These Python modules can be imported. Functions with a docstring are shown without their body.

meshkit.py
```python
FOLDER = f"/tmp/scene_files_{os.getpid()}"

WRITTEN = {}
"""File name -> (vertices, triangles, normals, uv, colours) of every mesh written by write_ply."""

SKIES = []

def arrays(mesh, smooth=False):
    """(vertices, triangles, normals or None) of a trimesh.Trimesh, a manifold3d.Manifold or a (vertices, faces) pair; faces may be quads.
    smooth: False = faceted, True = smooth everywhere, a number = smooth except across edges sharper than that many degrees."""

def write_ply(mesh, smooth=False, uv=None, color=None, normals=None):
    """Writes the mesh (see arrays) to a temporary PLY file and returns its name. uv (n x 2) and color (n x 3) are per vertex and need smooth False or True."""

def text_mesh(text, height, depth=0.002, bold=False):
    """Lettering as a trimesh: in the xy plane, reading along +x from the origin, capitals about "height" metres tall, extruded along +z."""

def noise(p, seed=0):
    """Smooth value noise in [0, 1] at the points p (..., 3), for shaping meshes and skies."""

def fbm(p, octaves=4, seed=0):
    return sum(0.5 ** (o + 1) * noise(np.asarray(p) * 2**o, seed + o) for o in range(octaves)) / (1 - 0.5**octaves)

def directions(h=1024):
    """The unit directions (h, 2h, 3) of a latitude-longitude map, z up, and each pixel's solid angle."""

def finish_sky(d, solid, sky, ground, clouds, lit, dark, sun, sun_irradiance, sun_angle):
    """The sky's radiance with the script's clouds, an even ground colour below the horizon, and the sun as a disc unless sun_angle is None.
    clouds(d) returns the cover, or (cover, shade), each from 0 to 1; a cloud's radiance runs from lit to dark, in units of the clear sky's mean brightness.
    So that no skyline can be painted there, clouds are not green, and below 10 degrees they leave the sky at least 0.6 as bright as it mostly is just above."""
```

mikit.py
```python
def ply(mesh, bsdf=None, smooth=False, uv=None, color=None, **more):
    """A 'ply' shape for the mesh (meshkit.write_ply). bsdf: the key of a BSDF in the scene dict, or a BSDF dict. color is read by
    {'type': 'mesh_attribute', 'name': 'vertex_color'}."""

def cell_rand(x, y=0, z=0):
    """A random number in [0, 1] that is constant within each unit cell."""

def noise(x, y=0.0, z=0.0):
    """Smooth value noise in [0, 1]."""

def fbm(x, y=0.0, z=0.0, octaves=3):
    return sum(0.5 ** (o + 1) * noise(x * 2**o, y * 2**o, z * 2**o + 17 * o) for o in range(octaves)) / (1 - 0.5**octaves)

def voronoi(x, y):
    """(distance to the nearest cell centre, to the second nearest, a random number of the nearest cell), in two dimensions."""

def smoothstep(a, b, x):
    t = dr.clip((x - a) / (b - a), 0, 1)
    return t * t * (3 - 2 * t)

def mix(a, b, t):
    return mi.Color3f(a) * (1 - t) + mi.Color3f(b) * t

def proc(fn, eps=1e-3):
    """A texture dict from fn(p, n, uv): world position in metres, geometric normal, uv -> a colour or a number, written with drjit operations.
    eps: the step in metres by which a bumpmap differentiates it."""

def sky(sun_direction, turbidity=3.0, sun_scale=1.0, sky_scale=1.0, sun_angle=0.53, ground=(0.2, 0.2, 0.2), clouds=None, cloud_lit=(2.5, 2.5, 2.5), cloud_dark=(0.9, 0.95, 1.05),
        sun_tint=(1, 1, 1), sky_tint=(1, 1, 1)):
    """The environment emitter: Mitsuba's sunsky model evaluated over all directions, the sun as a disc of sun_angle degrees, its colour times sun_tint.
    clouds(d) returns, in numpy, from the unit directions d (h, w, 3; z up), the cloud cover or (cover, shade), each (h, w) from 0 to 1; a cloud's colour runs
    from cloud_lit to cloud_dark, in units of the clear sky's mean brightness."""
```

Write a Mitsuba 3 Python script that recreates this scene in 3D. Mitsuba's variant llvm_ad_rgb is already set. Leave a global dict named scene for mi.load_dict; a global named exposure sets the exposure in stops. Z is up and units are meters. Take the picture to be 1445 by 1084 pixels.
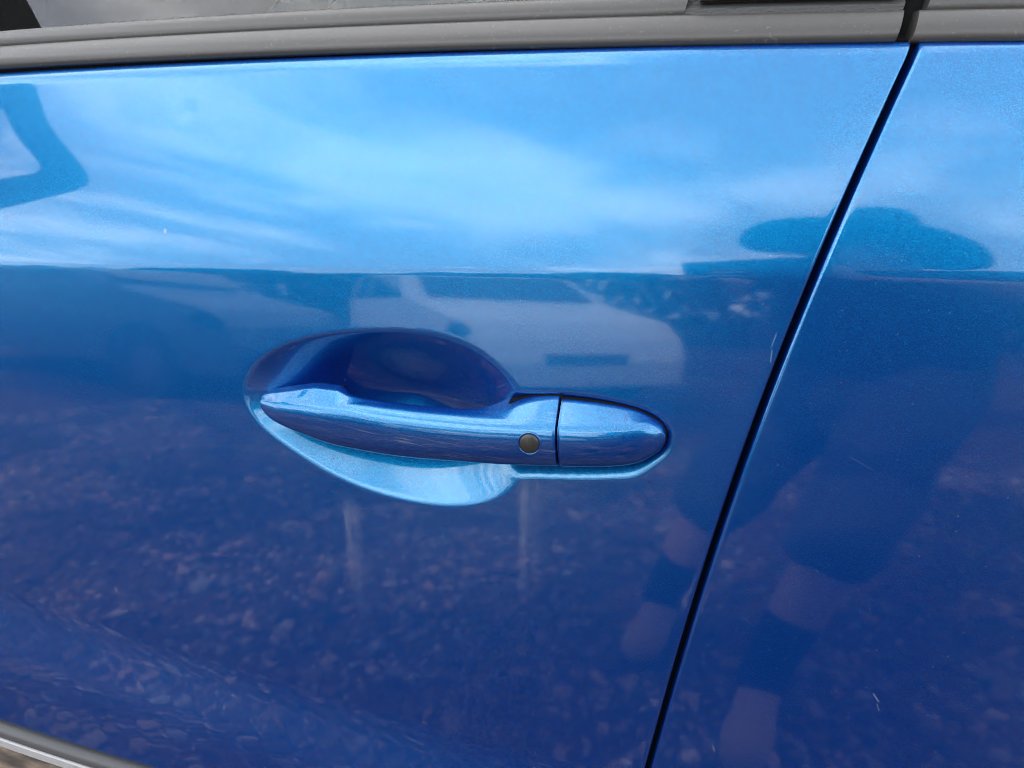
import numpy as np, trimesh, manifold3d as m3, mitsuba as mi, drjit as dr, mikit, meshkit
from scipy import sparse, ndimage
from scipy.sparse.linalg import spsolve
from scipy.interpolate import RectBivariateSpline, PchipInterpolator
from shapely.geometry import Polygon, box
from shapely import contains_xy
from mikit import proc, noise, fbm, voronoi, cell_rand, smoothstep, mix
T = mi.ScalarTransform4f
rng = np.random.default_rng(7)
D2R = np.pi / 180
scene, labels = {}, {}

# ------------------------------------------------------------------ camera, sky, exposure
CAM = np.array([0, -0.38, 0.985]); PITCH, YAW, ROLL = 25 * D2R, 15 * D2R, 4.2 * D2R
fw = np.array([-np.sin(YAW) * np.cos(PITCH), np.cos(YAW) * np.cos(PITCH), -np.sin(PITCH)])
rt = np.cross(fw, [0, 0, 1.0]); rt /= np.linalg.norm(rt)
up = np.cos(ROLL) * np.cross(rt, fw) + np.sin(ROLL) * rt
scene['camera'] = {'type': 'perspective', 'fov': 67.3, 'fov_axis': 'x', 'near_clip': 0.01, 'far_clip': 3000.0,
                   'to_world': T().look_at(origin=CAM.tolist(), target=(CAM + fw).tolist(), up=up.tolist())}


def cloud_cover(d):
    # thin, wispy high cloud in streaks: the direction is projected on a flat layer overhead
    z = np.maximum(d[..., 2], 0.04)
    x, y = d[..., 0] / z, d[..., 1] / z
    p = np.stack([1.522 * (0.914 * x + 0.405 * y) + 0.466, 0.971 * (0.405 * x - 0.914 * y) + 4.869, 0 * x], -1)
    w = meshkit.fbm(p * 0.7, 3, 3) - 0.5
    q = p + 1.4 * w[..., None]
    n = meshkit.fbm(q * 1.9 + 5.3, 5, 11)
    m = meshkit.fbm(q * np.array([0.6, 0.9, 1]) + 1.7, 3, 23)
    c = np.clip((n * 0.70 + m * 0.5 - 0.53) / 0.27, 0, 1)
    return 0.60 + 0.34 * c ** 1.5, np.clip(1.0 - 1.5 * c, 0, 1) * 0.92


scene['sky'] = mikit.sky((-0.45, 0.80, 0.78), turbidity=3, sun_scale=0.25, clouds=cloud_cover, cloud_lit=(4.6, 4.6, 4.6), cloud_dark=(2.4, 2.45, 2.5))
exposure = 3.8

# ------------------------------------------------------------------ materials
def col(*c): return {'type': 'rgb', 'value': list(c)}


def rough(c, r=0.6, spec=0.5, **k):
    return {'type': 'twosided', 'bsdf': {'type': 'principled', 'base_color': c if isinstance(c, dict) else col(*c), 'roughness': r, 'specular': spec, **k}}


def flake(p, n, uv):
    f = cell_rand(p.x * 3300, p.y * 3300, p.z * 3300)
    g = cell_rand(p.x * 1900 + 0.4, p.y * 1900, p.z * 1900 + 0.7)
    k = 0.52 + 1.1 * f * f * f * f * 1.2 + 0.44 * g
    return mi.Color3f(0.001, 0.235, 0.41) * k


def paint_marks(p, n, uv):
    # dried water runs below the handle bowl, dust specks and short scuffs in the lacquer (weight of the dull film over the paint)
    def run(x0, slope, z1, z0, w):
        xx = (p.x - x0 - slope * (p.z - z1) + 0.0012 * (noise(p.z * 60, x0 * 99) - 0.5)) / w
        return dr.exp(-xx * xx) * smoothstep(z0, z0 + 0.09, p.z) * smoothstep(z1 + 0.004, z1 - 0.012, p.z) * (0.45 + 0.55 * noise(p.z * 90, p.x * 900))
    r = 0.30 * run(-0.2085, 0.06, 0.727, 0.640, 0.0022) + 0.16 * run(-0.2035, 0.06, 0.729, 0.62, 0.0040) + 0.30 * run(-0.0935, 0.055, 0.752, 0.655, 0.0028) + 0.12 * run(-0.0865, 0.05, 0.754, 0.66, 0.0040)
    d0, d1, w = voronoi(p.x * 85 + 3, p.z * 85)
    speck = smoothstep(0.024, 0.010, d0) * dr.select(w > 0.70, 1.0, 0.0)
    dust = smoothstep(0.52, 0.85, fbm(p.x * 9, p.z * 7, 3.0, 4)) * smoothstep(0.35, 0.8, noise(p.x * 700, p.z * 700)) * 0.015
    def tick(x0, z0, dx, dz, w):
        ax, az = p.x - x0, p.z - z0
        L = np.hypot(dx, dz); t = (ax * dx + az * dz) / L; q = (ax * dz - az * dx) / L
        return smoothstep(L, L * 0.6, dr.abs(t)) * dr.exp(-q * q / (w * w))
    m = 2.2 * tick(-.3148, .8866, .0002, .0014, .0007) + .7 * tick(-.4350, .8853, .0002, .0013, .0004) + .7 * tick(-.4368, .8853, .0002, .0013, .0004) + .5 * tick(.0360, .8344, .0012, .004, .00025) + .5 * tick(.0352, .826, .0002, .0035, .0003)
    m = m + .15 * tick(.0168, .847, .006, .005, .0002) + .5 * tick(.1045, .628, .0022, -.0035, .0004) + .35 * tick(.1062, .6215, .001, -.003, .0003) + .15 * tick(.082, .772, .007, -.004, .0002) + .45 * tick(.018, .574, .001, -.0035, .0003)
    return dr.clip(r * 0.5 + speck * 0.8 + dust + m * 0.55, 0, 1)


def peel(p, n, uv):
    return fbm(p.x * 260, p.y * 260, p.z * 260, 2)


scene['dust_film'] = {'type': 'diffuse', 'reflectance': col(0.40, 0.40, 0.42)}
scene['flake_layer'] = {'type': 'principled', 'base_color': proc(flake), 'metallic': 0.97, 'roughness': 0.37, 'specular': 0.5}
scene['lacquer'] = {'type': 'roughplastic', 'distribution': 'ggx', 'alpha': 0.0025, 'int_ior': 1.95, 'nonlinear': True, 'diffuse_reflectance': col(0.014, 0.001, 0.50)}
def scuffs(p, n, uv):
    # long fine scratches left by hands along the grip
    a = smoothstep(0.80, 0.93, noise(p.x * 38, p.z * 2300 + 300 * p.x)) * smoothstep(0.45, 0.75, noise(p.x * 30 + 7, p.z * 160))
    b = smoothstep(0.86, 0.95, noise(p.x * 90 + 31, p.z * 3100 - 420 * p.x)) * smoothstep(0.40, 0.7, noise(p.x * 55, p.z * 90 + 3))
    return dr.clip(0.17 * a + 0.15 * b, 0, 1)


PAINT = {'type': 'blendbsdf', 'weight': 0.5, 'a': {'type': 'ref', 'id': 'flake_layer'}, 'b': {'type': 'ref', 'id': 'lacquer'}}
scene['handle_paint'] = {'type': 'twosided', 'bsdf': PAINT}
scene['car_paint'] = {'type': 'twosided', 'bsdf': {'type': 'blendbsdf', 'weight': proc(paint_marks), 'a': PAINT, 'b': {'type': 'ref', 'id': 'dust_film'}}}


scene['scuffed_paint'] = {'type': 'twosided', 'bsdf': {'type': 'blendbsdf', 'weight': proc(scuffs), 'a': PAINT, 'b': {'type': 'ref', 'id': 'dust_film'}}}


def trim_color(p, n, uv):
    k = 0.88 + 0.24 * fbm(p.x * 9, p.y * 90, p.z * 90, 4)
    s = smoothstep(0.72, 0.78, noise(p.x * 420, p.z * 900))
    return mi.Color3f(0.046, 0.043, 0.040) * k + smoothstep(0.905, 0.95, noise(p.x * 650, p.z * 900 + p.y * 500)) * 0.03 + s * 0.002


scene['weathered_trim'] = rough(proc(trim_color), 0.31, 0.45)
scene['grained_trim'] = {'type': 'twosided', 'bsdf': {'type': 'bumpmap', 'arbitrary': proc(lambda p, n, uv: noise(p.x * 1500, p.y * 1500, p.z * 1500), 2e-4), 'scale': 0.00025,
                         'bsdf': {'type': 'principled', 'base_color': col(0.03, 0.03, 0.03), 'roughness': 0.5, 'specular': 0.5}}}
scene['black_rubber'] = rough((0.004, 0.004, 0.0045), 0.8, 0.12)
scene['black_plastic'] = rough((0.022, 0.021, 0.020), 0.38, 0.5)
scene['grey_plastic'] = rough((0.05, 0.05, 0.053), 0.45, 0.4)
scene['dusty_plastic'] = rough(proc(lambda p, n, uv: mix([0.05, 0.045, 0.04], [0.20, 0.15, 0.11], smoothstep(0.25, 0.75, fbm(p.x * 40, p.y * 90, p.z * 90, 4)))), 0.85, 0.2)
scene['bright_strip'] = rough((0.33, 0.33, 0.33), 0.5, 0.5, metallic=0.3)
scene['tinted_glass'] = {'type': 'thindielectric', 'int_ior': 1.40, 'specular_transmittance': col(0.010, 0.012, 0.011)}
scene['mirror_glass'] = {'type': 'conductor', 'material': 'Al', 'specular_reflectance': col(0.85, 0.87, 0.9)}
scene['cabin'] = rough((0.02, 0.02, 0.021), 0.9, 0.1)
scene['tyre'] = rough((0.02, 0.02, 0.02), 0.85, 0.2)
scene['alloy'] = rough((0.5, 0.5, 0.52), 0.35, 0.5, metallic=0.8)


def add(key, mesh, bsdf, smooth=False, label=None, category=None, group=None, kind=None, **k):
    base, i = key, 0
    while key in scene:
        i += 1; key = f'{base}_{i:03d}'
    scene[key] = mikit.ply(mesh, bsdf, smooth, **k)
    e = {n: v for n, v in (('label', label), ('category', category), ('group', group), ('kind', kind)) if v}
    if e: labels[key] = e
    return key


def grid_mesh(P):
    a, b = P.shape[:2]
    i = np.arange(a * b).reshape(a, b)
    q = np.stack([i[:-1, :-1], i[:-1, 1:], i[1:, 1:], i[1:, :-1]], -1).reshape(-1, 4)
    return trimesh.Trimesh(P.reshape(-1, 3), np.vstack([q[:, [0, 1, 2]], q[:, [0, 2, 3]]]), process=False)


def bx(lo, hi):
    m = trimesh.creation.box(np.subtract(hi, lo)); m.apply_translation((np.add(lo, hi)) / 2); return m


def prism_y(poly, y0, y1):
    """A polygon in the x,z plane extruded from y0 to y1."""
    m = trimesh.creation.extrude_polygon(poly, y1 - y0, engine='earcut')
    v = m.vertices.copy(); m.vertices = np.stack([v[:, 0], y0 + v[:, 2], v[:, 1]], 1); m.invert(); return m


# ------------------------------------------------------------------ the shape of the car's side
_S = np.array([-.60, -.45, -.30, -.20, -.10, -.004, .0, .003, .03, .085, .20])
_A = np.array([2, 2, 2.5, 4.5, 7.5, 11, 15., 18., 21., 30., 32.])
_ss = np.linspace(-.6, .2, 16001)
_tt = ndimage.gaussian_filter1d(np.tan(np.interp(_ss, _S, _A) * D2R), 12)
_G = np.concatenate([[0], np.cumsum((_tt[1:] + _tt[:-1]) / 2 * np.diff(_ss))]); _G -= np.interp(0, _ss, _G)
CREASE = [-0.02045, -0.00481, 0.86696]
crease_z = lambda x: np.polyval(CREASE, np.clip(x, -1.2, 1.2))
belt_z = lambda x: np.polyval([-0.04098, -0.03939, 0.96798], np.clip(x, -1.0, 0.5))
gap_x = lambda z: np.polyval([0.38045, -0.57339, 0.45918, -0.16217], z)
bottom_z = lambda x: 0.4545 - 0.012 * np.clip(x + 0.5, -1, 1)
flare_z = lambda x: 0.592 - 0.075 * np.clip((x + 0.45) / 0.6, -1.5, 1.6)
_ft = np.linspace(0, .25, 1001)
_fa = np.interp(_ft, [0, .012, .03, .055, .08, .11, .25], [0, 4, 9, 9, 4, 1, 0])
_FG = np.concatenate([[0], np.cumsum((np.tan(_fa * D2R)[1:] + np.tan(_fa * D2R)[:-1]) / 2 * np.diff(_ft))])


def base_y(x, z):
    s = z - crease_z(x)
    y = np.interp(s, _ss, _G) + x * x / 10
    # the pressing of the lower swage left faint ripples in the sheet
    d = flare_z(x) - z
    rip = np.clip((d + .01) / .03, 0, 1) * (3.0e-5 * np.sin(2 * np.pi * (x + .35 * z) / .024) + 2.2e-5 * np.sin(2 * np.pi * (x * .9 - .6 * z) / .041 + 1.0)) * np.clip((.25 - x) / .3, 0, 1)
    return y - np.interp(d, _ft, _FG) + rip


BOWL = np.array([(-0.271, 0.7886), (-0.265, 0.8047), (-0.2468, 0.8187), (-0.2244, 0.8269), (-0.1964, 0.8317), (-0.1654, 0.8336), (-0.1401, 0.8317), (-0.1197, 0.8253), (-0.1059, 0.8148), (-0.0963, 0.8025), (-0.092, 0.7831), (-0.0926, 0.7618), (-0.1003, 0.7459), (-0.1157, 0.735), (-0.1379, 0.7296), (-0.165, 0.7301), (-0.1925, 0.7349), (-0.2201, 0.745), (-0.2453, 0.7592), (-0.2633, 0.7731)])
PAD = np.array([(-0.1086, 0.7990), (-0.0903, 0.8018), (-0.0686, 0.8022), (-0.0493, 0.8006), (-0.0342, 0.7978), (-0.0229, 0.7941), (-0.0165, 0.7896), (-0.0126, 0.7818), (-0.0143, 0.7727), (-0.0222, 0.7645), (-0.0299, 0.7585), (-0.0415, 0.7558), (-0.0692, 0.7533), (-0.0938, 0.7517), (-0.1106, 0.7518)])


def closed_spline(P, n=400):
    from scipy.interpolate import CubicSpline
    Q = np.vstack([P, P[:1]]); t = np.concatenate([[0], np.cumsum(np.linalg.norm(np.diff(Q, axis=0), axis=1))])
    return CubicSpline(t, Q, bc_type='periodic')(np.linspace(0, t[-1], n, endpoint=False))


H = 0.0005
gx, gz = np.arange(-0.29, 0.005, H), np.arange(0.705, 0.855, H)
GX, GZ = np.meshgrid(gx, gz, indexing='ij')
inside = contains_xy(Polygon(closed_spline(BOWL)), GX, GZ)
idx = -np.ones(GX.shape, int); idx[inside] = np.arange(inside.sum())
I, J = np.nonzero(inside)
rows, cols, vals = [idx[I, J]], [idx[I, J]], [np.full(len(I), 4.0)]
for a, b in ((1, 0), (-1, 0), (0, 1), (0, -1)):
    k = idx[I + a, J + b]; ok = k >= 0
    rows.append(idx[I, J][ok]); cols.append(k[ok]); vals.append(np.full(ok.sum(), -1.0))
u = spsolve(sparse.csc_matrix((np.concatenate(vals), (np.concatenate(rows), np.concatenate(cols)))), np.ones(len(I)))
bowl = np.zeros(GX.shape); bowl[inside] = (u / u.max())
bowl = (0.0270 + 0.010 / (1 + np.exp(-(GZ - .760) / .005))) * (1 - .30 * np.clip((GZ - .766) / .06, 0, 1)) * (1 - np.sqrt(1 - bowl) ** 1.45)
pad = Polygon(closed_spline(PAD)); dpad = ndimage.distance_transform_edt(contains_xy(pad, GX, GZ)) * H
padd = 0.0052 * np.clip(dpad / 0.0062, 0, 1)
recess = ndimage.gaussian_filter(0.5 * (bowl + padd + np.sqrt((bowl - padd) ** 2 + 0.0008 ** 2)) - 0.0004 * np.exp(-(bowl + padd) / .004), 0.0010 / H)
_rec = RectBivariateSpline(gx, gz, recess, kx=3, ky=3)


def dents(x, z):
    # a small door ding near the belt line
    return 0.0006 * np.exp(-(((x + 0.3015) / 0.004) ** 2 + ((z - 0.951) / 0.0045) ** 2)) + 0.0003 * np.exp(-(((x + 0.27) / 0.03) ** 2 + ((z - 0.942) / 0.012) ** 2))


def recess_at(x, z):
    r = np.zeros(np.shape(x)); k = (x > gx[0]) & (x < gx[-1]) & (z > gz[0]) & (z < gz[-1])
    r[k] = _rec.ev(x[k], z[k])
    return r


def skin_y(x, z): return base_y(x, z) + recess_at(x, z) + dents(x, z)


def spaced(*segs):
    """Sorted grid lines from (start, end, step) segments."""
    a = [np.linspace(s, e, max(2, int(round((e - s) / h)) + 1))[:-1] for s, e, h in segs]
    return np.append(np.concatenate(a), segs[-1][1])


def panel(x_from, x_to, ulines, hem_left, hem_right, bottom=True):
    """A door skin as a height field between two edge curves x(z), with rounded hems; ulines are nominal x positions between them at z = 0.78."""
    s = spaced((-.425, -.27, .0016), (-.27, -.150, .002), (-.150, -.028, .0007), (-.028, -.006, .0018), (-.006, .008, .0005), (.008, .10, .002))
    zn = 0.8675 + s
    u = (ulines - ulines[0]) / (ulines[-1] - ulines[0])
    x0, x1 = x_from(zn)[:, None], x_to(zn)[:, None]
    X = x0 + (x1 - x0) * u[None]
    zc = crease_z(X); S = s[:, None] * np.ones_like(X)
    Zt, Zb = belt_z(X) - 0.008 - zc, bottom_z(X) + 0.004 - zc
    Z = zc + np.where(S > 0, S / s[-1] * Zt, S / s[0] * Zb)
    Y = skin_y(X, Z)
    P = np.stack([X, Y, Z], -1)
    # the top edge rolls inward to a nearly level shoulder under the window trim
    dz = (P[-1] - P[-2]); a0 = np.arctan2(dz[:, 1], dz[:, 2])
    rowsP = [P]; cur = P[-1].copy()
    n = 14
    for k in range(n):
        a = a0 + (92 * D2R - a0) * ((k + 1) / n) ** 1.5
        st = 0.0012
        cur = cur + np.stack([.45 * np.cos(a) * st * np.clip(1 - abs(cur[:, 0] - .09) / .6, 0, 1), np.sin(a) * st, np.cos(a) * st], -1); rowsP.append(cur[None].copy())
    cur = cur + [0, 0.02, -0.001]; rowsP.append(cur[None])
    # the bottom edge turns under
    bot, cur = [], P[0].copy()
    for k in range(7):
        a = 90 * D2R * (k + 1) / 7
        cur = cur + np.stack([0 * cur[:, 0], np.full(len(cur), np.sin(a) * .0009), np.full(len(cur), -np.cos(a) * .0009)], -1); bot.insert(0, cur[None].copy())
    bot.insert(0, (cur + [0, .02, 0])[None])
    P = np.concatenate(bot + rowsP)

    def hem(P, side, r=0.0020):
        e = P[:, -1 if side > 0 else 0]; out = []
        for k in range(8):
            a = 90 * D2R * (k + 1) / 8
            out.append(e + np.array([side * r * np.sin(a), r * (1 - np.cos(a)), 0]))
        out.append(e + np.array([side * r, r + .022, 0]))
        out = np.stack(out, 1)
        return np.concatenate([P, out], 1) if side > 0 else np.concatenate([out[:, ::-1], P], 1)
    if hem_right: P = hem(P, 1)
    if hem_left: P = hem(P, -1)
    return grid_mesh(P)


trim_z = lambda x: belt_z(x) - 0.0018 - 0.0026 * np.clip((x + .45) / .55, -.5, 1.3)
GAP = 0.0036
const = lambda v: (lambda z: np.full_like(z, v))
# ------------------------------------------------------------------ ground
def ground_color(p, n, uv):
    a = fbm(p.x * 1.3, p.y * 1.3, 0, 4); b = noise(p.x * 55, p.y * 55); c = noise(p.x * 160, p.y * 160)
    k = mix([0.050, 0.024, 0.018], [0.105, 0.058, 0.045], smoothstep(0.3, 0.7, a))
    return k * (0.55 + 0.5 * b + 0.4 * c)


scene['ground_soil'] = {'type': 'diffuse', 'reflectance': proc(ground_color)}
g = np.concatenate([-np.geomspace(900, 6, 12), np.linspace(-5, 5, 101), np.geomspace(6, 900, 12)])
GXX, GYY = np.meshgrid(g, g - 1, indexing='ij')
GZZ = (meshkit.fbm(np.stack([GXX, GYY, 0 * GXX], -1) * 1.7, 3, 5) - 0.5) * 0.05 * (np.maximum(abs(GXX), abs(GYY + 1)) < 5.5) - 0.015
gm = grid_mesh(np.stack([GXX, GYY, GZZ], -1))
if gm.face_normals[0, 2] < 0: gm.invert()
add('ground', gm, 'ground_soil', True, 'wide yard of reddish brown dirt and gravel under the blue car', kind='structure')
ico = trimesh.creation.icosahedron()
N = 64000
px = rng.uniform(-3.6, 1.6, N); py = -3.4 * rng.uniform(0, 1, N) ** 1.25 + 0.25
sz = 0.0046 * np.exp(rng.normal(0.2, 0.6, N)); sz = np.clip(sz, .0025, .028)
gz0 = (meshkit.fbm(np.stack([px, py, 0 * px], -1) * 1.7, 3, 5) - 0.5) * 0.05 - 0.015
rot = rng.normal(size=(N, 3, 3)); q, _ = np.linalg.qr(rot)
V = ico.vertices[None] * (1 + 0.28 * rng.normal(size=(N, 12, 1))) * (sz[:, None, None] * np.array([1.25, 1.0, 0.7])[None, None])
V = np.einsum('nij,nkj->nki', q, V); V[..., 2] *= 0.75
V += np.stack([px, py, gz0 + sz * 0.25], -1)[:, None]
Fc = (ico.faces[None] + (np.arange(N) * 12)[:, None, None]).reshape(-1, 3)
pal = np.array([(.28, .18, .14), (.36, .27, .22), (.18, .14, .125), (.50, .40, .35), (.36, .22, .16), (.24, .23, .24), (.62, .55, .50)])
C = pal[rng.choice(7, N, p=[.28, .15, .24, .05, .14, .13, .01])] * rng.uniform(.26, 1.0, (N, 1)) * (0.75 + 0.9 * np.clip((meshkit.fbm(np.stack([px, py, 0 * px], -1) * 3.1, 3, 41) - .42) / .2, 0, 1))[:, None] * .82
scene['stone'] = {'type': 'diffuse', 'reflectance': {'type': 'mesh_attribute', 'name': 'vertex_color'}}
add('gravel', trimesh.Trimesh(V.reshape(-1, 3), Fc, process=False), 'stone', False, 'loose brown and grey gravel stones strewn over the yard', 'gravel', kind='stuff', color=np.repeat(C, 12, 0))

# ------------------------------------------------------------------ the blue car
labels['car'] = {'label': 'metallic blue car seen close up at its front door handle', 'category': 'car'}
FD, RD = 'car__front_door', 'car__rear_door'
uf = spaced((-1.15, -.52, .02), (-.52, -.29, .004), (-.29, -.006, .0008), (-.006, .0205, .002))
add(FD, panel(const(-1.15), lambda z: gap_x(z) - GAP / 2 - .0020, uf, True, True), 'car_paint', True)
ur = spaced((.032, .06, .002), (.06, .30, .004), (.30, 1.1, .02))
add(RD, panel(lambda z: gap_x(z) + GAP / 2 + .0020, const(1.1), ur, True, True), 'car_paint', True)
add('car__front_fender', panel(const(-1.95), const(-1.1565), np.linspace(-1.95, -1.1565, 40), False, True), 'car_paint', True)
add('car__rear_quarter', panel(const(1.1065), const(1.9), np.linspace(1.1065, 1.9, 40), True, False), 'car_paint', True)
# rubber seal seen down the gap between the doors
zz = np.linspace(.43, .985, 60); cx = gap_x(zz)
sec = [(-.016, .030), (-.012, .020), (0, .016), (.012, .020), (.016, .030)]
add('car__door_seal', grid_mesh(np.array([[(cx[i] + dx, base_y(cx[i], min(zz[i], .960)) + dy + .012 * max(0, (zz[i] - .95) / .03), zz[i]) for dx, dy in sec] for i in range(len(zz))])), 'black_rubber', True)
shell = Polygon([(-2.0, .35), (1.95, .35), (1.98, .90), (1.3, .93), (-1.1, .93), (-1.95, .82), (-2.05, .6)])
for wx in (-1.45, 1.25):
    shell = shell.difference(Polygon([(wx + .36 * np.cos(t), .32 + .36 * np.sin(t)) for t in np.linspace(0, 2 * np.pi, 40)]))
add('car__body_shell', prism_y(shell, .42, 1.45), 'cabin')
add('car__floor', bx((-1.3, .12, .33), (1.2, 1.6, .40)), 'cabin')
add('car__far_side', prism_y(Polygon([(-1.95, .4), (1.9, .4), (1.9, .96), (-1.15, .96), (-1.95, .8)]), 1.62, 1.70), 'handle_paint')
add('car__hood', prism_y(Polygon([(-2.0, .80), (-1.2, .955), (-1.2, .985), (-2.0, .83)]), .40, 1.62), 'handle_paint')
gh_out = Polygon([(-1.25, .95), (-.55, 1.40), (0, 1.50), (.7, 1.50), (1.35, 1.42), (1.75, .95)])
gh_in = Polygon([(-1.12, .93), (-.50, 1.35), (0, 1.44), (-.0, .93)]).union(Polygon([(.14, .93), (.10, 1.44), (.7, 1.44), (1.05, 1.38), (1.2, .93)]))
frame = gh_out.difference(gh_in)
lean = np.tan(23 * D2R)
for sgn, y0 in ((1, .075), (-1, 1.66)):
    m = prism_y(frame, 0, .035); v = m.vertices.copy()
    v[:, 1] = y0 + sgn * (v[:, 1] + (v[:, 2] - .95) * lean)
    m.vertices = v; m.fix_normals()
    add('car__window_frame', m, 'handle_paint')
top = np.array([(-1.25, .95), (-.55, 1.40), (0, 1.50), (.7, 1.50), (1.35, 1.42), (1.75, .95)])
R = np.array([[(x, .08 + (z - .95) * lean + t * (1.655 - .08 - 2 * (z - .95) * lean), z + .03 * np.sin(np.pi * t)) for t in np.linspace(0, 1, 12)] for x, z in top])
add('car__roof', grid_mesh(R[1:5]), 'handle_paint', 40)
add('car__windscreen', grid_mesh(R[:2]), 'tinted_glass', True)
add('car__rear_window', grid_mesh(R[4:]), 'tinted_glass', True)
for wx in (-1.45, 1.25):
    for wy in (.24, 1.52):
        w = trimesh.creation.revolve(np.array([(.19, -.09), (.29, -.10), (.32, -.08), (.32, .08), (.29, .10), (.19, .09), (.19, -.09)]), sections=40)
        w.apply_transform(trimesh.transformations.rotation_matrix(np.pi / 2, [1, 0, 0])); w.apply_translation((wx, wy, .32)); w.fix_normals()
        k = add('car__wheel', w, 'tyre', 40)
        h = trimesh.creation.cylinder(.192, .12, sections=32); h.apply_transform(trimesh.transformations.rotation_matrix(np.pi / 2, [1, 0, 0])); h.apply_translation((wx, wy, .32))
        add(k + '__rim', h, 'alloy')


def sweep(sec, xs, bz=trim_z, off=0.0, close_ends=True):
    """A section of (dy, dz) points swept along the car, following the belt line."""
    sec = np.asarray(sec)
    P = np.array([[(x + .30 * (dz - .011), base_y(x, belt_z(x) - .008) + dy, bz(x) + dz) for dy, dz in sec] for x in xs])
    m = grid_mesh(P)
    if close_ends:
        extra, n, L = [], len(sec), len(xs)
        for k in range(1, n - 1):
            extra += [(0, k, k + 1), ((L - 1) * n, (L - 1) * n + k + 1, (L - 1) * n + k)]
        m = trimesh.Trimesh(m.vertices, np.vstack([m.faces, extra]), process=False)
    return m


xe = gap_x(.967) + .0028
LOW = [(.030, .004), (.0140, .0042), (.0112, .0048), (.0096, .0060), (.0091, .0076), (.0095, .0096), (.0106, .0118), (.0124, .0140), (.0148, .0162), (.0168, .0178), (.0180, .0186), (.0200, .0188), (.0215, .0184), (.030, .018)]
UPP = [(.030, .017), (.0212, .0187), (.0208, .0200), (.0214, .0225), (.0235, .0258), (.0262, .0278), (.0290, .0282), (.0315, .0275), (.036, .020)]
MF = add(FD + '__belt_moulding', sweep(LOW, np.append(np.linspace(-1.12, xe - .0075, 60), xe - .0062)), 'weathered_trim', 50, 'weathered grey black plastic strip along the foot of the front window')
xm = -0.0165
add(FD + '__window_lip', sweep(UPP, np.linspace(-1.12, xm, 60)), 'weathered_trim', 50)
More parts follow.
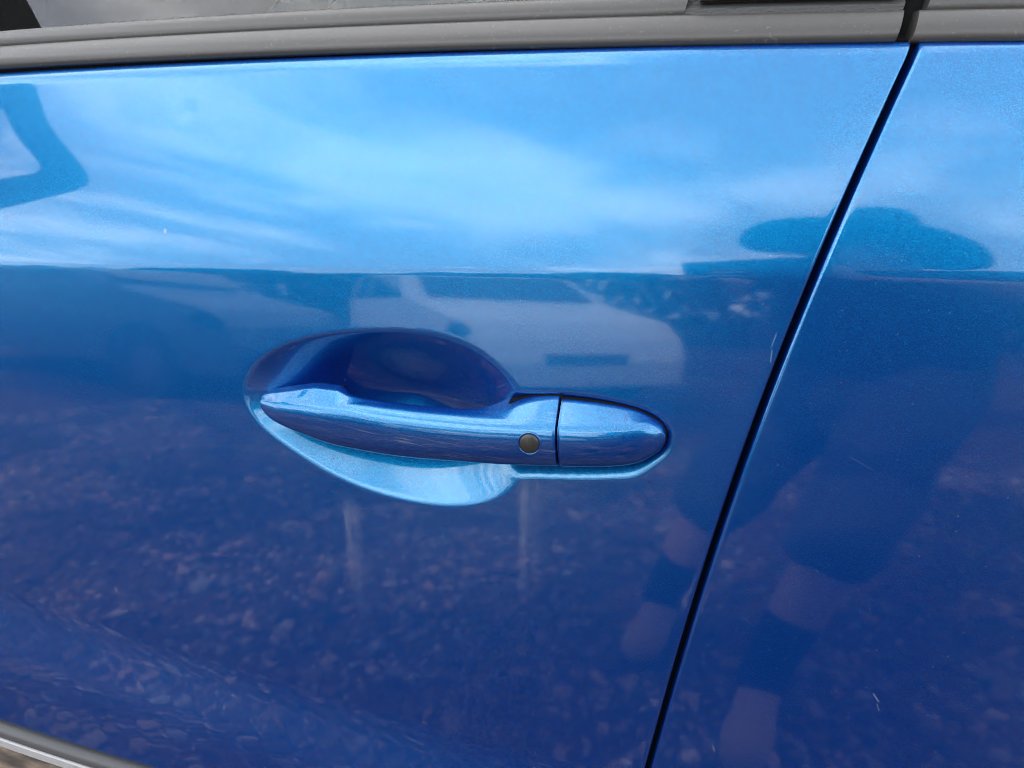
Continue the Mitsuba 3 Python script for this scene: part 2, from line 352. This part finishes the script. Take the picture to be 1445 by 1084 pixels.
# pillar cover: a grained black plate with a raised panel, standing behind the moulding's end
add(FD + '__pillar_cover', sweep([(.030, .0165), (.0216, .0186), (.0222, .0215), (.0232, .0222), (.0262, .0232), (.0272, .0240), (.0280, .060), (.20, .42), (.21, .42), (.040, .02)], np.linspace(xm - .0005, xe - .0062, 12)), 'grained_trim', 25)
add(FD + '__pillar_panel', sweep([(.028, .0245), (.0225, .0250), (.0218, .0262), (.0300, .055), (.155, .36), (.17, .36)], np.linspace(xm + .006, xe - .011, 12)), 'grained_trim', 25, 'raised grained black panel on the door pillar')
add(RD + '__belt_moulding', sweep(LOW, np.append(xe + .0005, np.linspace(xe + .002, 1.05, 50))), 'weathered_trim', 50, 'weathered grey black plastic strip along the foot of the rear window')
add(RD + '__window_lip', sweep(UPP, np.linspace(xe + .004, 1.05, 50)), 'weathered_trim', 50)
add('car__belt_seal', sweep([(.016, -.004), (.0150, .006), (.030, .008), (.032, -.004)], np.linspace(-1.14, 1.08, 80)), 'black_rubber', False)


def pane(x0, x1):
    xs, dz = np.linspace(x0, x1, 40), np.linspace(-.01, .44, 40)
    t = lambda d: np.interp(d, [-.01, .02, .44], [.018, .030, .030 + .42 * .42])
    P = np.array([[(x, base_y(x, belt_z(x) - .008) + t(d) + .06 * max(d - .02, 0) ** 2, belt_z(x) + d) for d in dz] for x in xs])
    return grid_mesh(P)


add(FD + '__window', pane(-1.12, xm + .03), 'tinted_glass', True)
add(RD + '__window', pane(.135, 1.1), 'tinted_glass', True)
add('car__dash', bx((-1.1, .3, .90), (-.75, 1.5, 1.0)), 'cabin')
for sy in (.62, 1.15):
    k = prism_y(Polygon([(-.35, .40), (.15, .40), (.30, 1.1), (.24, 1.38), (.12, 1.38), (.10, 1.1), (-.02, .6), (-.4, .6)]).buffer(.03), sy - .22, sy + .22)
    add('car__seat', k, 'cabin')

# cladding under the doors
CL = [(.03, .446), (.004, .4462), (-.003, .4445), (-.0056, .4415), (-.0062, .4370), (-.004, .4363), (.02, .436)]
BS = [(.01, .4360), (-.0062, .4358), (-.0076, .4350), (-.0086, .4278), (-.0070, .4268), (.01, .4262)]
SP = [(.02, .4260), (-.0060, .4258), (-.0085, .4240), (-.0120, .400), (-.0110, .370), (.004, .345), (.06, .325)]


def sill(sec, xs):
    return grid_mesh(np.array([[(x, base_y(x, bottom_z(x)) + dy, bottom_z(x) - .4485 + dz + .0005) for dy, dz in sec] for x in xs]))


xs_ = np.linspace(-1.15, 1.1, 90)
CK = add('car__sill_cladding', sill(CL, xs_), 'grey_plastic', 40)
add(CK + '__bright_strip', sill(BS, xs_), 'bright_strip', 40, 'thin pale metal strip on the sill cladding')
add(CK + '__sill_plate', sill(SP, xs_), 'dusty_plastic', 40)

# ------------------------------------------------------------------ door handle
HT = np.array([(-0.2571, 0.7907), (-0.2531, 0.7927), (-0.2462, 0.7945), (-0.2338, 0.7974), (-0.2147, 0.8009), (-0.2030, 0.8009), (-0.1985, 0.7997), (-0.1950, 0.7984), (-0.1890, 0.7974), (-0.1661, 0.7957), (-0.1320, 0.7942), (-0.1103, 0.7937), (-0.0993, 0.7952), (-0.0905, 0.7984), (-0.0801, 0.8003), (-0.0690, 0.8009)])
HB = np.array([(-0.2573, 0.7837), (-0.2556, 0.7813), (-0.2514, 0.7782), (-0.2423, 0.7750), (-0.2239, 0.7696), (-0.2054, 0.7666), (-0.1781, 0.7649), (-0.1514, 0.7640), (-0.1118, 0.7638), (-0.0690, 0.7628)])
CT = np.array([(-0.0677, 0.7993), (-0.0561, 0.7988), (-0.0411, 0.7974), (-0.0281, 0.7950), (-0.0189, 0.7910), (-0.0143, 0.7877), (-0.0122, 0.7835)])
CB = np.array([(-0.0677, 0.7624), (-0.0524, 0.7631), (-0.0370, 0.7642), (-0.0258, 0.7667), (-0.0184, 0.7712), (-0.0140, 0.7752), (-0.0122, 0.7798)])
h_ = PchipInterpolator([-.258, -.24, -.20, -.165, -.11, -.068], [.004, .012, .020, .0225, .0215, .0185])
hf_ = PchipInterpolator([-.258, -.25, -.22, -.165, -.11, -.068], [.002, .006, .011, .0125, .0135, .0175])
bk_ = PchipInterpolator([-.258, -.24, -.205, -.193, -.125, -.098, -.068], [.008, .013, .013, .006, .006, .022, .022])
pb_ = PchipInterpolator([-.258, -.203, -.193, -.125, -.098, -.068], [.45, .45, .7, .7, .15, .15])
QS, QC, LEAN = 0.86, 0.60, 0.16


def loft(xs, zt, zb, h, hf, bk, pb, ridge=lambda x: 9.0, nf=44, nb=20):
    """Sections along x: a bowed front from the lower edge zb up to the ridge, a sloping face from there back to the upper edge zt, and a back."""
    P = []
    for x in xs:
        b, t = zb(x), zt(x); r = min(ridge(x), t); r = max(r, b + .4 * (t - b))
        w = np.clip((t - r) / .003, 0, 1)
        zm, hz = (r + b) / 2, max((r - b) / 2, 1e-5)
        tf = np.linspace(-np.pi / 2, np.pi / 2 * (1 - .34 * w), nf)
        s, c = np.sin(tf), np.abs(np.cos(tf))
        z = zm + hz * np.sign(s) * abs(s) ** QS; o = -(h(x) - hf(x)) - hf(x) * c ** QC + LEAN * (r - z) * np.clip((x + .2571) / .03, 0, 1)
        zM, hZ = (t + b) / 2, max((t - b) / 2, 1e-5); os_ = -(h(x) - hf(x))
        k = np.linspace(0, 1, 8)[1:-1]; e = o[-1]
        z = np.concatenate([z, z[-1] + (t - z[-1]) * (k * (1 - w) + w * (k * .85 + .15 * k ** 2))]); o = np.concatenate([o, e + (os_ - e) * (k * .85 + .15 * k ** 2)])
        tb = np.linspace(np.pi / 2, 1.5 * np.pi, nb + 2)[:-1]
        s2, c2 = np.sin(tb), np.abs(np.cos(tb))
        z2 = zM + hZ * np.sign(s2) * abs(s2) ** (QS * .6 + .4 * pb(x)); o2 = os_ + bk(x) * c2 ** pb(x)
        z, o = np.concatenate([z, z2, z[:1]]), np.concatenate([o, o2, o[:1]])
        P.append(np.stack([np.full_like(z, x), base_y(np.full_like(z, x), z) + o, z], 1))
    P = np.array(P); m = grid_mesh(P); n = P.shape[1]
    v = np.vstack([m.vertices, P[0].mean(0), P[-1].mean(0)]); k = len(m.vertices)
    e = [(k, i + 1, i) for i in range(n - 1)] + [(k + 1, k - n + i, k - n + i + 1) for i in range(n - 1)]
    m = trimesh.Trimesh(v, np.vstack([m.faces, e]), process=False); m.merge_vertices(); m.update_faces(m.nondegenerate_faces()); m.fix_normals(); return m


ridge_ = PchipInterpolator([-.2571, -.245, -.2338, -.2017, -.190, -.166, -.132, -.110, -.090, -.069], [.7893, .7922, .7938, .7962, .7966, .7957, .7942, .7936, .7938, .7940])
zt_, zb2_ = PchipInterpolator(*HT.T), PchipInterpolator(*HB.T)
xs = np.concatenate([-.2571 + .02 * np.linspace(0, 1, 30) ** 2, spaced((-.2365, -.206, .002), (-.206, -.186, .0005), (-.186, -.120, .003), (-.120, -.0699, .0012))])
xs = np.append(xs, [-.0695, -.0692])
edge = lambda x: 1 - 0.0006 / .012 * np.clip((x + .0699) / .0007, 0, 1) ** 2
def eased(m):
    x = m.vertices[:, 0]; t = np.clip((x + .125) / .05, 0, 1)
    v = m.vertices.copy(); v[:, 0] -= .0033 * t * t * (3 - 2 * t); m.vertices = v; return m


HK = add(FD + '__handle', eased(loft(xs, lambda x: float(zt_(x)), lambda x: float(min(zb2_(np.clip(x, -.2573, -.0690)), zt_(x) - 1e-4)), lambda x: float(h_(x)) * edge(x), lambda x: float(hf_(x)), lambda x: float(bk_(x)), lambda x: float(pb_(x)), lambda x: float(ridge_(x)))), 'scuffed_paint', 35, 'scuffed blue pull handle across the recess')
ct_, cb_ = PchipInterpolator(*CT.T), PchipInterpolator(*CB.T)
hc_ = PchipInterpolator([-.0677, -.05, -.03, -.018, -.0122], [.0180, .0168, .0140, .0098, .0040])
hfc_ = PchipInterpolator([-.0677, -.05, -.03, -.018, -.0122], [.0172, .0160, .0132, .0090, .0028])
xc = np.concatenate([[-.0681, -.0678, -.0673], np.linspace(-.0665, -.030, 30), -.0123 - .0177 * np.linspace(1, 0, 30) ** 2])
xc = np.unique(np.round(xc, 7))
ec = lambda x: 1 - 0.05 * np.clip((-.0669 - x) / .0007, 0, 1) ** 2
add(FD + '__lock_cover', eased(loft(xc, lambda x: float(ct_(x)), lambda x: float(min(cb_(x), ct_(x) - 1e-4)), lambda x: float(hc_(x)) * ec(x), lambda x: float(hfc_(x)), lambda x: .010, lambda x: .12, lambda x: float(ridge_(-.069)) - .0002 - .02 * (x + .0677) - np.clip((x + .03) / .0178, 0, 1) ** 2 * .004)), 'handle_paint', 35, 'blue bullet shaped lock cover behind the pull handle')
gk = Polygon(np.vstack([HT[HT[:, 0] > -.108], CT, CB[::-1], HB[HB[:, 0] > -.115][::-1]])).buffer(.0007)
m = prism_y(gk, 0, .006); v = m.vertices.copy(); v[:, 1] += base_y(v[:, 0], v[:, 2]) + .0002; m.vertices = v; eased(m)
add(FD + '__handle_gasket', m, 'black_rubber')


def handle_front(x, z):
    zt, zb = float(ridge_(x)), float(zb2_(x)); zm, hz = (zt + zb) / 2, (zt - zb) / 2
    s = (abs(z - zm) / hz) ** (1 / QS); c = np.sqrt(max(0, 1 - s * s))
    return float(base_y(x, z) - (h_(x) - hf_(x)) - hf_(x) * c ** QC + LEAN * (zt - z))


bxp, bzp = -.0832, .7820
e = 1e-3
nb_ = np.array([(handle_front(bxp + e, bzp) - handle_front(bxp - e, bzp)) / 2 / e, -1, (handle_front(bxp, bzp + e) - handle_front(bxp, bzp - e)) / 2 / e]); nb_ /= np.linalg.norm(nb_)
B0 = np.array([bxp, handle_front(bxp, bzp), bzp])
A4 = trimesh.geometry.align_vectors([0, 0, 1], nb_); A4[:3, 3] = B0
dome = trimesh.creation.revolve(np.array([(0, .0017), (.002, .0016), (.004, .0012), (.0052, .0007), (.0058, 0), (.0060, -.003)])[::-1], sections=48); dome.apply_transform(A4); eased(dome)
add(HK + '__button', dome, 'black_plastic', 50, 'small round black button on the pull handle')
ring = trimesh.creation.torus(.0063, .00055, major_sections=64, minor_sections=12); ring.apply_transform(A4); eased(ring)
add(HK + '__button_ring', ring, 'handle_paint', True)

add(HK + '__pivot', bx((-.238, base_y(-.225, .785) - .006, .780), (-.212, base_y(-.225, .785) + .034, .790)), 'black_rubber')

# ------------------------------------------------------------------ wing mirror (seen only in the paint and the glass)
out = closed_spline(np.array([(-.04, 1.30), (-.12, 1.264), (-.20, 1.230), (-.260, 1.200), (-.280, 1.178), (-.272, 1.145), (-.245, 1.110), (-.20, 1.055), (-.13, 1.005), (-.06, .99), (-.03, 1.1)]), 80)
ctr = out.mean(0)
P = []
for x, k in ((-.862, .49), (-.858, .49), (-.850, .53), (-.850, .97), (-.854, 1.0), (-.88, .99), (-.93, .90), (-.965, .70), (-.985, .40), (-.99, .05)):
    q = ctr + (np.vstack([out, out[:1]]) - ctr) * k; P.append(np.stack([np.full(len(q), x), q[:, 0], q[:, 1]], 1))
MK = add(FD + '__wing_mirror', grid_mesh(np.array(P)), 'black_plastic', 40)
q = ctr + (out - ctr) * .51
m = trimesh.Trimesh(np.vstack([np.stack([np.full(80, -.8595), q[:, 0], q[:, 1]], 1), [(-.8575, *ctr)]]), [(80, i, (i + 1) % 80) for i in range(80)], process=False)
add(MK + '__mirror_glass', m, {'type': 'twosided', 'bsdf': scene.pop('mirror_glass')}, True)
add(MK + '__mirror_foot', bx((-.95, -.06, 1.0), (-.88, .16, 1.045)), 'black_plastic')

# ------------------------------------------------------------------ the person taking the picture (seen in the paint)
def hull_chain(joints):
    """joints: list of chains of (point, radius); every bone is the hull of the spheres at its ends."""
    out = []
    for ch in joints:
        for (a, ra), (b, rb) in zip(ch[:-1], ch[1:]):
            sa, sb = m3.Manifold.sphere(ra, 24).translate(tuple(map(float, a))), m3.Manifold.sphere(rb, 24).translate(tuple(map(float, b)))
            out.append(m3.Manifold.batch_hull([sa, sb]))
    return m3.Manifold.batch_boolean(out, m3.OpType.Add)


def soft(man, l=0.02, it=12):
    mm = man.refine_to_length(l).to_mesh(); t = trimesh.Trimesh(mm.vert_properties[:, :3], mm.tri_verts)
    trimesh.smoothing.filter_taubin(t, iterations=it); return t


V3 = lambda *a: np.array(a, float)
skin = rough((.30, .165, .115), .55, .4)
scene['skin'] = skin
scene['shirt_cloth'] = rough((.02, .024, .035), .9, .2)
scene['shorts_cloth'] = rough((.05, .055, .075), .9, .2)
scene['sock_cloth'] = rough((.01, .01, .012), .95, .1)
scene['shoe_suede'] = rough((.24, .15, .10), .9, .1)
scene['cap_cloth'] = rough((.02, .025, .035), .9, .2)
hipL, hipR = V3(.27, -1.14, .70), V3(.45, -1.12, .70)
kneeL, kneeR = V3(.06, -1.00, .44), V3(.26, -.80, .44)
ankL, ankR = V3(-.06, -1.03, .09), V3(.13, -.74, .09)
chest, neck, head = V3(.36, -1.03, 1.04), V3(.345, -.965, 1.135), V3(.33, -.935, 1.23)
shL, shR = V3(.18, -.99, 1.08), V3(.53, -.98, 1.08)
elL, elR = V3(.02, -.74, .90), V3(.46, -.66, .88)
wrL, wrR = V3(-.01, -.50, .925), V3(.18, -.49, .935)
body = [[(kneeL, .055), (ankL + (ankL - kneeL) * -.55, .053), (ankL, .036)], [(kneeR, .055), (ankR + (ankR - kneeR) * -.55, .053), (ankR, .036)],
        [(shL, .05), (elL, .04), (wrL, .027)], [(shR, .05), (elR, .04), (wrR, .027)],
        [(hipL, .1), (kneeL, .058)], [(hipR, .1), (kneeR, .058)], [((hipL + hipR) / 2, .12), (chest, .12), (neck, .055), (head + V3(0, .01, -.05), .06)],
        [(head + V3(0, .02, -.07), .055), (head + V3(0, -.005, .02), .083), (head + V3(0, -.02, .04), .08)],
        [(head + V3(0, .075, -.015), .014), (head + V3(0, .095, -.035), .016)], [(head + V3(-.082, 0, -.01), .014), (head + V3(-.084, -.005, -.035), .01)], [(head + V3(.082, 0, -.01), .014), (head + V3(.084, -.005, -.035), .01)]]


def hand(w, toward, side, grip):
    """Wrist, direction of the palm, direction of the thumb side, direction fingers close to: palm and five bent fingers."""
    ch = []; k = w + toward * .085
    for i, (o, L) in enumerate(((.033, .068), (.011, .076), (-.011, .070), (-.033, .055))):
        b = k + side * o; a1 = b + toward * L * .5 + grip * L * .12; a2 = a1 + grip * L * .35 + toward * L * .1; a3 = a2 + grip * L * .25 - toward * L * .08
        ch += [[(w + side * o * .5, .016), (b, .0135)], [(b, .0095), (a1, .009), (a2, .0085), (a3, .0075)]]
    t0 = w + toward * .025 + side * .028; t1 = t0 + side * .03 + toward * .025; t2 = t1 + toward * .028 + grip * .012
    ch += [[(t0, .014), (t1, .011), (t2, .009)]]
    return ch


nrm = lambda a: a / np.linalg.norm(a)
body += hand(wrL, nrm(V3(.15, .85, .35)), nrm(V3(0, .2, 1)), nrm(V3(1, 0, 0)))
body += hand(wrR, nrm(V3(-.45, .75, .35)), nrm(V3(-.1, .2, 1)), nrm(V3(-1, .1, 0)))
labels['person'] = {'label': 'person in wide brimmed hat stooping to photograph the car, mirrored at the door gap', 'category': 'person'}
add('person__body', soft(hull_chain(body), .012, 6), 'skin', True)
torso = [[(hipL + V3(0, 0, .02), .125), (chest + V3(-.07, 0, 0), .135), (shL, .075)], [(hipR + V3(0, 0, .02), .125), (chest + V3(.07, 0, 0), .135), (shR, .075)], [((hipL + hipR) / 2, .13), (chest, .14), (neck - V3(0, .02, .03), .075)], [(shL, .072), ((shL + elL) / 2, .062), (shL * .3 + elL * .7, .060)], [(shR, .072), ((shR + elR) / 2, .062), (shR * .3 + elR * .7, .060)]]
add('person__shirt', soft(hull_chain(torso), .02, 10), 'shirt_cloth', True)
sh = [[(hipL, .128), (hipL * .4 + kneeL * .6, .098), (kneeL + (ankL - kneeL) * .12, .088)], [(hipR, .128), (hipR * .4 + kneeR * .6, .098), (kneeR + (ankR - kneeR) * .12, .088)], [(hipL, .13), (hipR, .13)]]
sm = soft(hull_chain(sh), .02, 10)
fold = meshkit.fbm(sm.vertices * np.array([9, 9, 26]), 3, 4) - .5
sm.vertices = sm.vertices + sm.vertex_normals * (fold * .028)[:, None]
add('person__shorts', sm, 'shorts_cloth', True)
for a, k in ((ankL, kneeL), (ankR, kneeR)):
    d = nrm(V3(-.22, .97, 0))
    add('person__sock', soft(hull_chain([[(a + (k - a) * .36, .050), (a + (k - a) * .1, .044), (a, .043), (a - V3(0, 0, .03), .040)]]), .015, 5), 'sock_cloth', True)
    hl = V3(a[0], a[1], .0) - d * .05; toe = hl + d * .25; sd = np.cross(d, [0, 0, 1])
    shoe = hull_chain([[(hl + V3(0, 0, .036), .036), (hl + d * .09 + V3(0, 0, .036), .035), (hl + d * .16 + V3(0, 0, .034), .044), (toe - d * .045 + V3(0, 0, .030), .040), (toe - d * .03 + V3(0, 0, .024), .026)], [(hl + d * .02 + V3(0, 0, .04), .036), (hl + d * .035 + V3(0, 0, .075), .042)], [(hl + d * .045 + V3(0, 0, .06), .038), (hl + d * .15 + V3(0, 0, .045), .034)]])
    add('person__shoe', soft(shoe, .010, 14), 'shoe_suede', True)
prof = np.array([(0, .118), (.045, .116), (.072, .106), (.084, .085), (.092, .03), (.098, .012), (.13, .004), (.17, .002), (.200, .010), (.201, .005), (.17, -.004), (.12, -.003), (.094, .004), (.088, .03), (.08, .08), (0, .11)])
hat = trimesh.creation.revolve(prof[::-1], sections=56)
hv = hat.vertices; e1 = np.clip((np.hypot(hv[:, 0], hv[:, 1]) - .09) / .11, 0, 1); hv[:, 2] += e1 * (.012 * np.sin(3 * np.arctan2(hv[:, 1], hv[:, 0]) + .4) - .09 * np.clip(hv[:, 0] / .2, 0, 1) ** 1.5); hv[:, 0] *= np.where(hv[:, 0] < 0, 1 + .18 * e1, 1); hat.vertices = hv
hat.apply_transform(trimesh.transformations.rotation_matrix(-3 * D2R, [1, 0, 0])); hat.apply_transform(trimesh.transformations.rotation_matrix(5 * D2R, [0, 1, 0]))
hat.apply_translation((head[0] - .025, head[1] + .01, head[2] + .045)); hat.fix_normals()
add('person__hat', hat, 'cap_cloth', 40, 'wide brimmed dark hat')
ph = m3.Manifold.cube((.152, .008, .072), True)
pm = ph.refine_to_length(.02).to_mesh(); pm = trimesh.Trimesh(pm.vert_properties[:, :3], pm.tri_verts)
Rm = np.eye(4); Rm[:3, :3] = np.stack([rt, fw, up], 1); Rm[:3, 3] = CAM - fw * .006 + rt * .055 - up * .012
pm.apply_transform(Rm)
add('phone', pm, 'black_plastic', False, 'black phone held level in both hands by the stooping person', 'phone')

# ------------------------------------------------------------------ what stands across the yard (seen in the paint)
def parked_car(key, x0, y0, flip, paint, label, L=4.1, W=1.7, H=1.47, yaw=0.0, rim='alloy'):
    """A hatchback along x with its nearer side at y0; flip = +1: front towards +x."""
    labels[key] = {'label': label, 'category': 'car', 'group': 'cars parked across the yard'}
    TURN = trimesh.transformations.rotation_matrix(yaw * D2R, [0, 0, 1], (x0 + L, y0, 0))
    prof = np.array([(0, .28), (.0, .55), (.04, .80), (.10, .95), (.32, 1.30), (.55, 1.42), (1.2, 1.47), (1.9, 1.44), (2.25, 1.36), (2.95, .98), (3.15, .93), (3.85, .80), (4.03, .66), (4.10, .48), (4.08, .28)])
    prof = prof * [L / 4.1, H / 1.47]
    poly = Polygon(prof)
    for wx in (.72, 3.28):
        poly = poly.difference(Polygon([(wx + .34 * np.cos(t), .31 + .34 * np.sin(t)) for t in np.linspace(0, 2 * np.pi, 28)]))

    def place(m):
        v = m.vertices.copy()
        t = np.clip((v[:, 2] - .95) / .5, 0, 1); u = abs(v[:, 0] / L - .5) * 2
        half = W / 2 * (1 - .17 * t ** 1.2 - .10 * u ** 4 - .03 * np.clip((.6 - v[:, 2]) / .4, 0, 1))
        v[:, 1] *= half
        if flip < 0: v[:, 0] = L - v[:, 0]
        v[:, 0] += x0; v[:, 1] = y0 - W / 2 + v[:, 1]
        m.vertices = v; m.apply_transform(TURN); m.fix_normals(); return m
    m = prism_y(poly, -1, 1)
    m = m.subdivide_to_size(.16)
    add(key + '__body', place(m), paint, 30)

    def side(pts, d=1.006):
        ms = prism_y(Polygon(pts), .97, d).subdivide_to_size(.16); return ms
    wins = ([(.45, 1.0), (.62, 1.36), (1.28, 1.40), (1.32, .98)], [(1.40, .98), (1.36, 1.40), (1.9, 1.38), (2.18, 1.31), (2.72, .98)])
    for wn in wins:
        for s in (1, -1):
            ms = side(wn); ms.vertices[:, 1] *= s; add(key + '__window', place(ms), 'dark_glass')
    ws = prism_y(Polygon([(2.30, 1.345), (2.92, 1.01), (2.94, 1.02), (2.32, 1.355)]), -.86, .86).subdivide_to_size(.2)
    add(key + '__windscreen', place(ws), 'dark_glass')
    for wx in (.72, 3.28):
        for s in (1, -1):
            w = trimesh.creation.revolve(np.array([(.18, -.09), (.28, -.10), (.31, -.08), (.31, .08), (.28, .10), (.18, .09), (.18, -.09)]), sections=32)
            w.apply_transform(trimesh.transformations.rotation_matrix(np.pi / 2, [1, 0, 0]))
            xx = wx if flip > 0 else L - wx
            w.apply_translation((x0 + xx, y0 - W / 2 + s * (W / 2 - .12), .31)); w.apply_transform(TURN); w.fix_normals()
            k = add(key + '__wheel', w, 'tyre', 40)
            h = trimesh.creation.cylinder(.185, .13, sections=24); h.apply_transform(trimesh.transformations.rotation_matrix(np.pi / 2, [1, 0, 0])); h.apply_translation((x0 + xx, y0 - W / 2 + s * (W / 2 - .12), .31)); h.apply_transform(TURN)
            add(k + '__rim', h, rim)
    gr = trimesh.creation.box((.06, .8, .09)).subdivide_to_size(.2); gr.apply_translation((4.07, 0, .50)); add(key + '__grille', place(gr), 'grey_plastic')
    lamp = side([(3.70, .70), (3.98, .62), (4.0, .72), (3.86, .79)], 1.02); add(key + '__headlight', place(lamp), 'dark_glass')


scene['dark_glass'] = rough((.01, .011, .012), .04, .5)
scene['silver_paint'] = rough((.52, .52, .54), .3, .5, clearcoat=1.0)
scene['white_paint'] = rough((.72, .72, .72), .3, .5, clearcoat=1.0)
scene['dark_paint'] = rough((.03, .035, .05), .3, .5, clearcoat=1.0)
parked_car('parked_car', -5.42, -3.25, 1, 'silver_paint', 'silver hatchback standing nose first across the yard, mirrored above the door handle', yaw=50)
parked_car('parked_car_001', -6.9, -3.0, 1, 'dark_paint', 'dark hatchback standing left of the silver one, mirrored left of the door handle', rim='dark_paint')
parked_car('parked_car_002', -12.2, -4.2, 1, 'white_paint', 'white hatchback farthest left across the yard, mirrored under the door crease')
# a scrubby hedge closes the yard
nl = 50000
lx, lh = rng.uniform(-45, 30, nl), None
hh = 2.6 + 2.4 * meshkit.fbm(np.stack([lx * .35, 0 * lx, 0 * lx], -1), 3, 9)
lz = hh * rng.uniform(0, 1, nl) ** .8; ly = -17 - rng.uniform(-.9, .9, nl) * np.sqrt(np.clip(1.1 - lz / hh, 0.02, 1))
a = rng.normal(size=(nl, 3)); a /= np.linalg.norm(a, axis=1, keepdims=True); b = np.cross(a, rng.normal(size=(nl, 3))); b /= np.linalg.norm(b, axis=1, keepdims=True)
c0 = np.stack([lx, ly, lz], 1); ls = rng.uniform(.10, .22, (nl, 1))
Q = np.stack([c0 - a * ls, c0 + b * ls * .6, c0 + a * ls, c0 - b * ls * .6], 1).reshape(-1, 3)
i4 = np.arange(nl) * 4
scene['hedge_leaf'] = {'type': 'twosided', 'bsdf': {'type': 'diffuse', 'reflectance': col(.035, .05, .025)}}
add('hedge', trimesh.Trimesh(Q, np.vstack([np.stack([i4, i4 + 1, i4 + 2], 1), np.stack([i4, i4 + 2, i4 + 3], 1)]), process=False), 'hedge_leaf', False, 'long scrubby dark green hedge closing the far side of the yard', 'hedge')
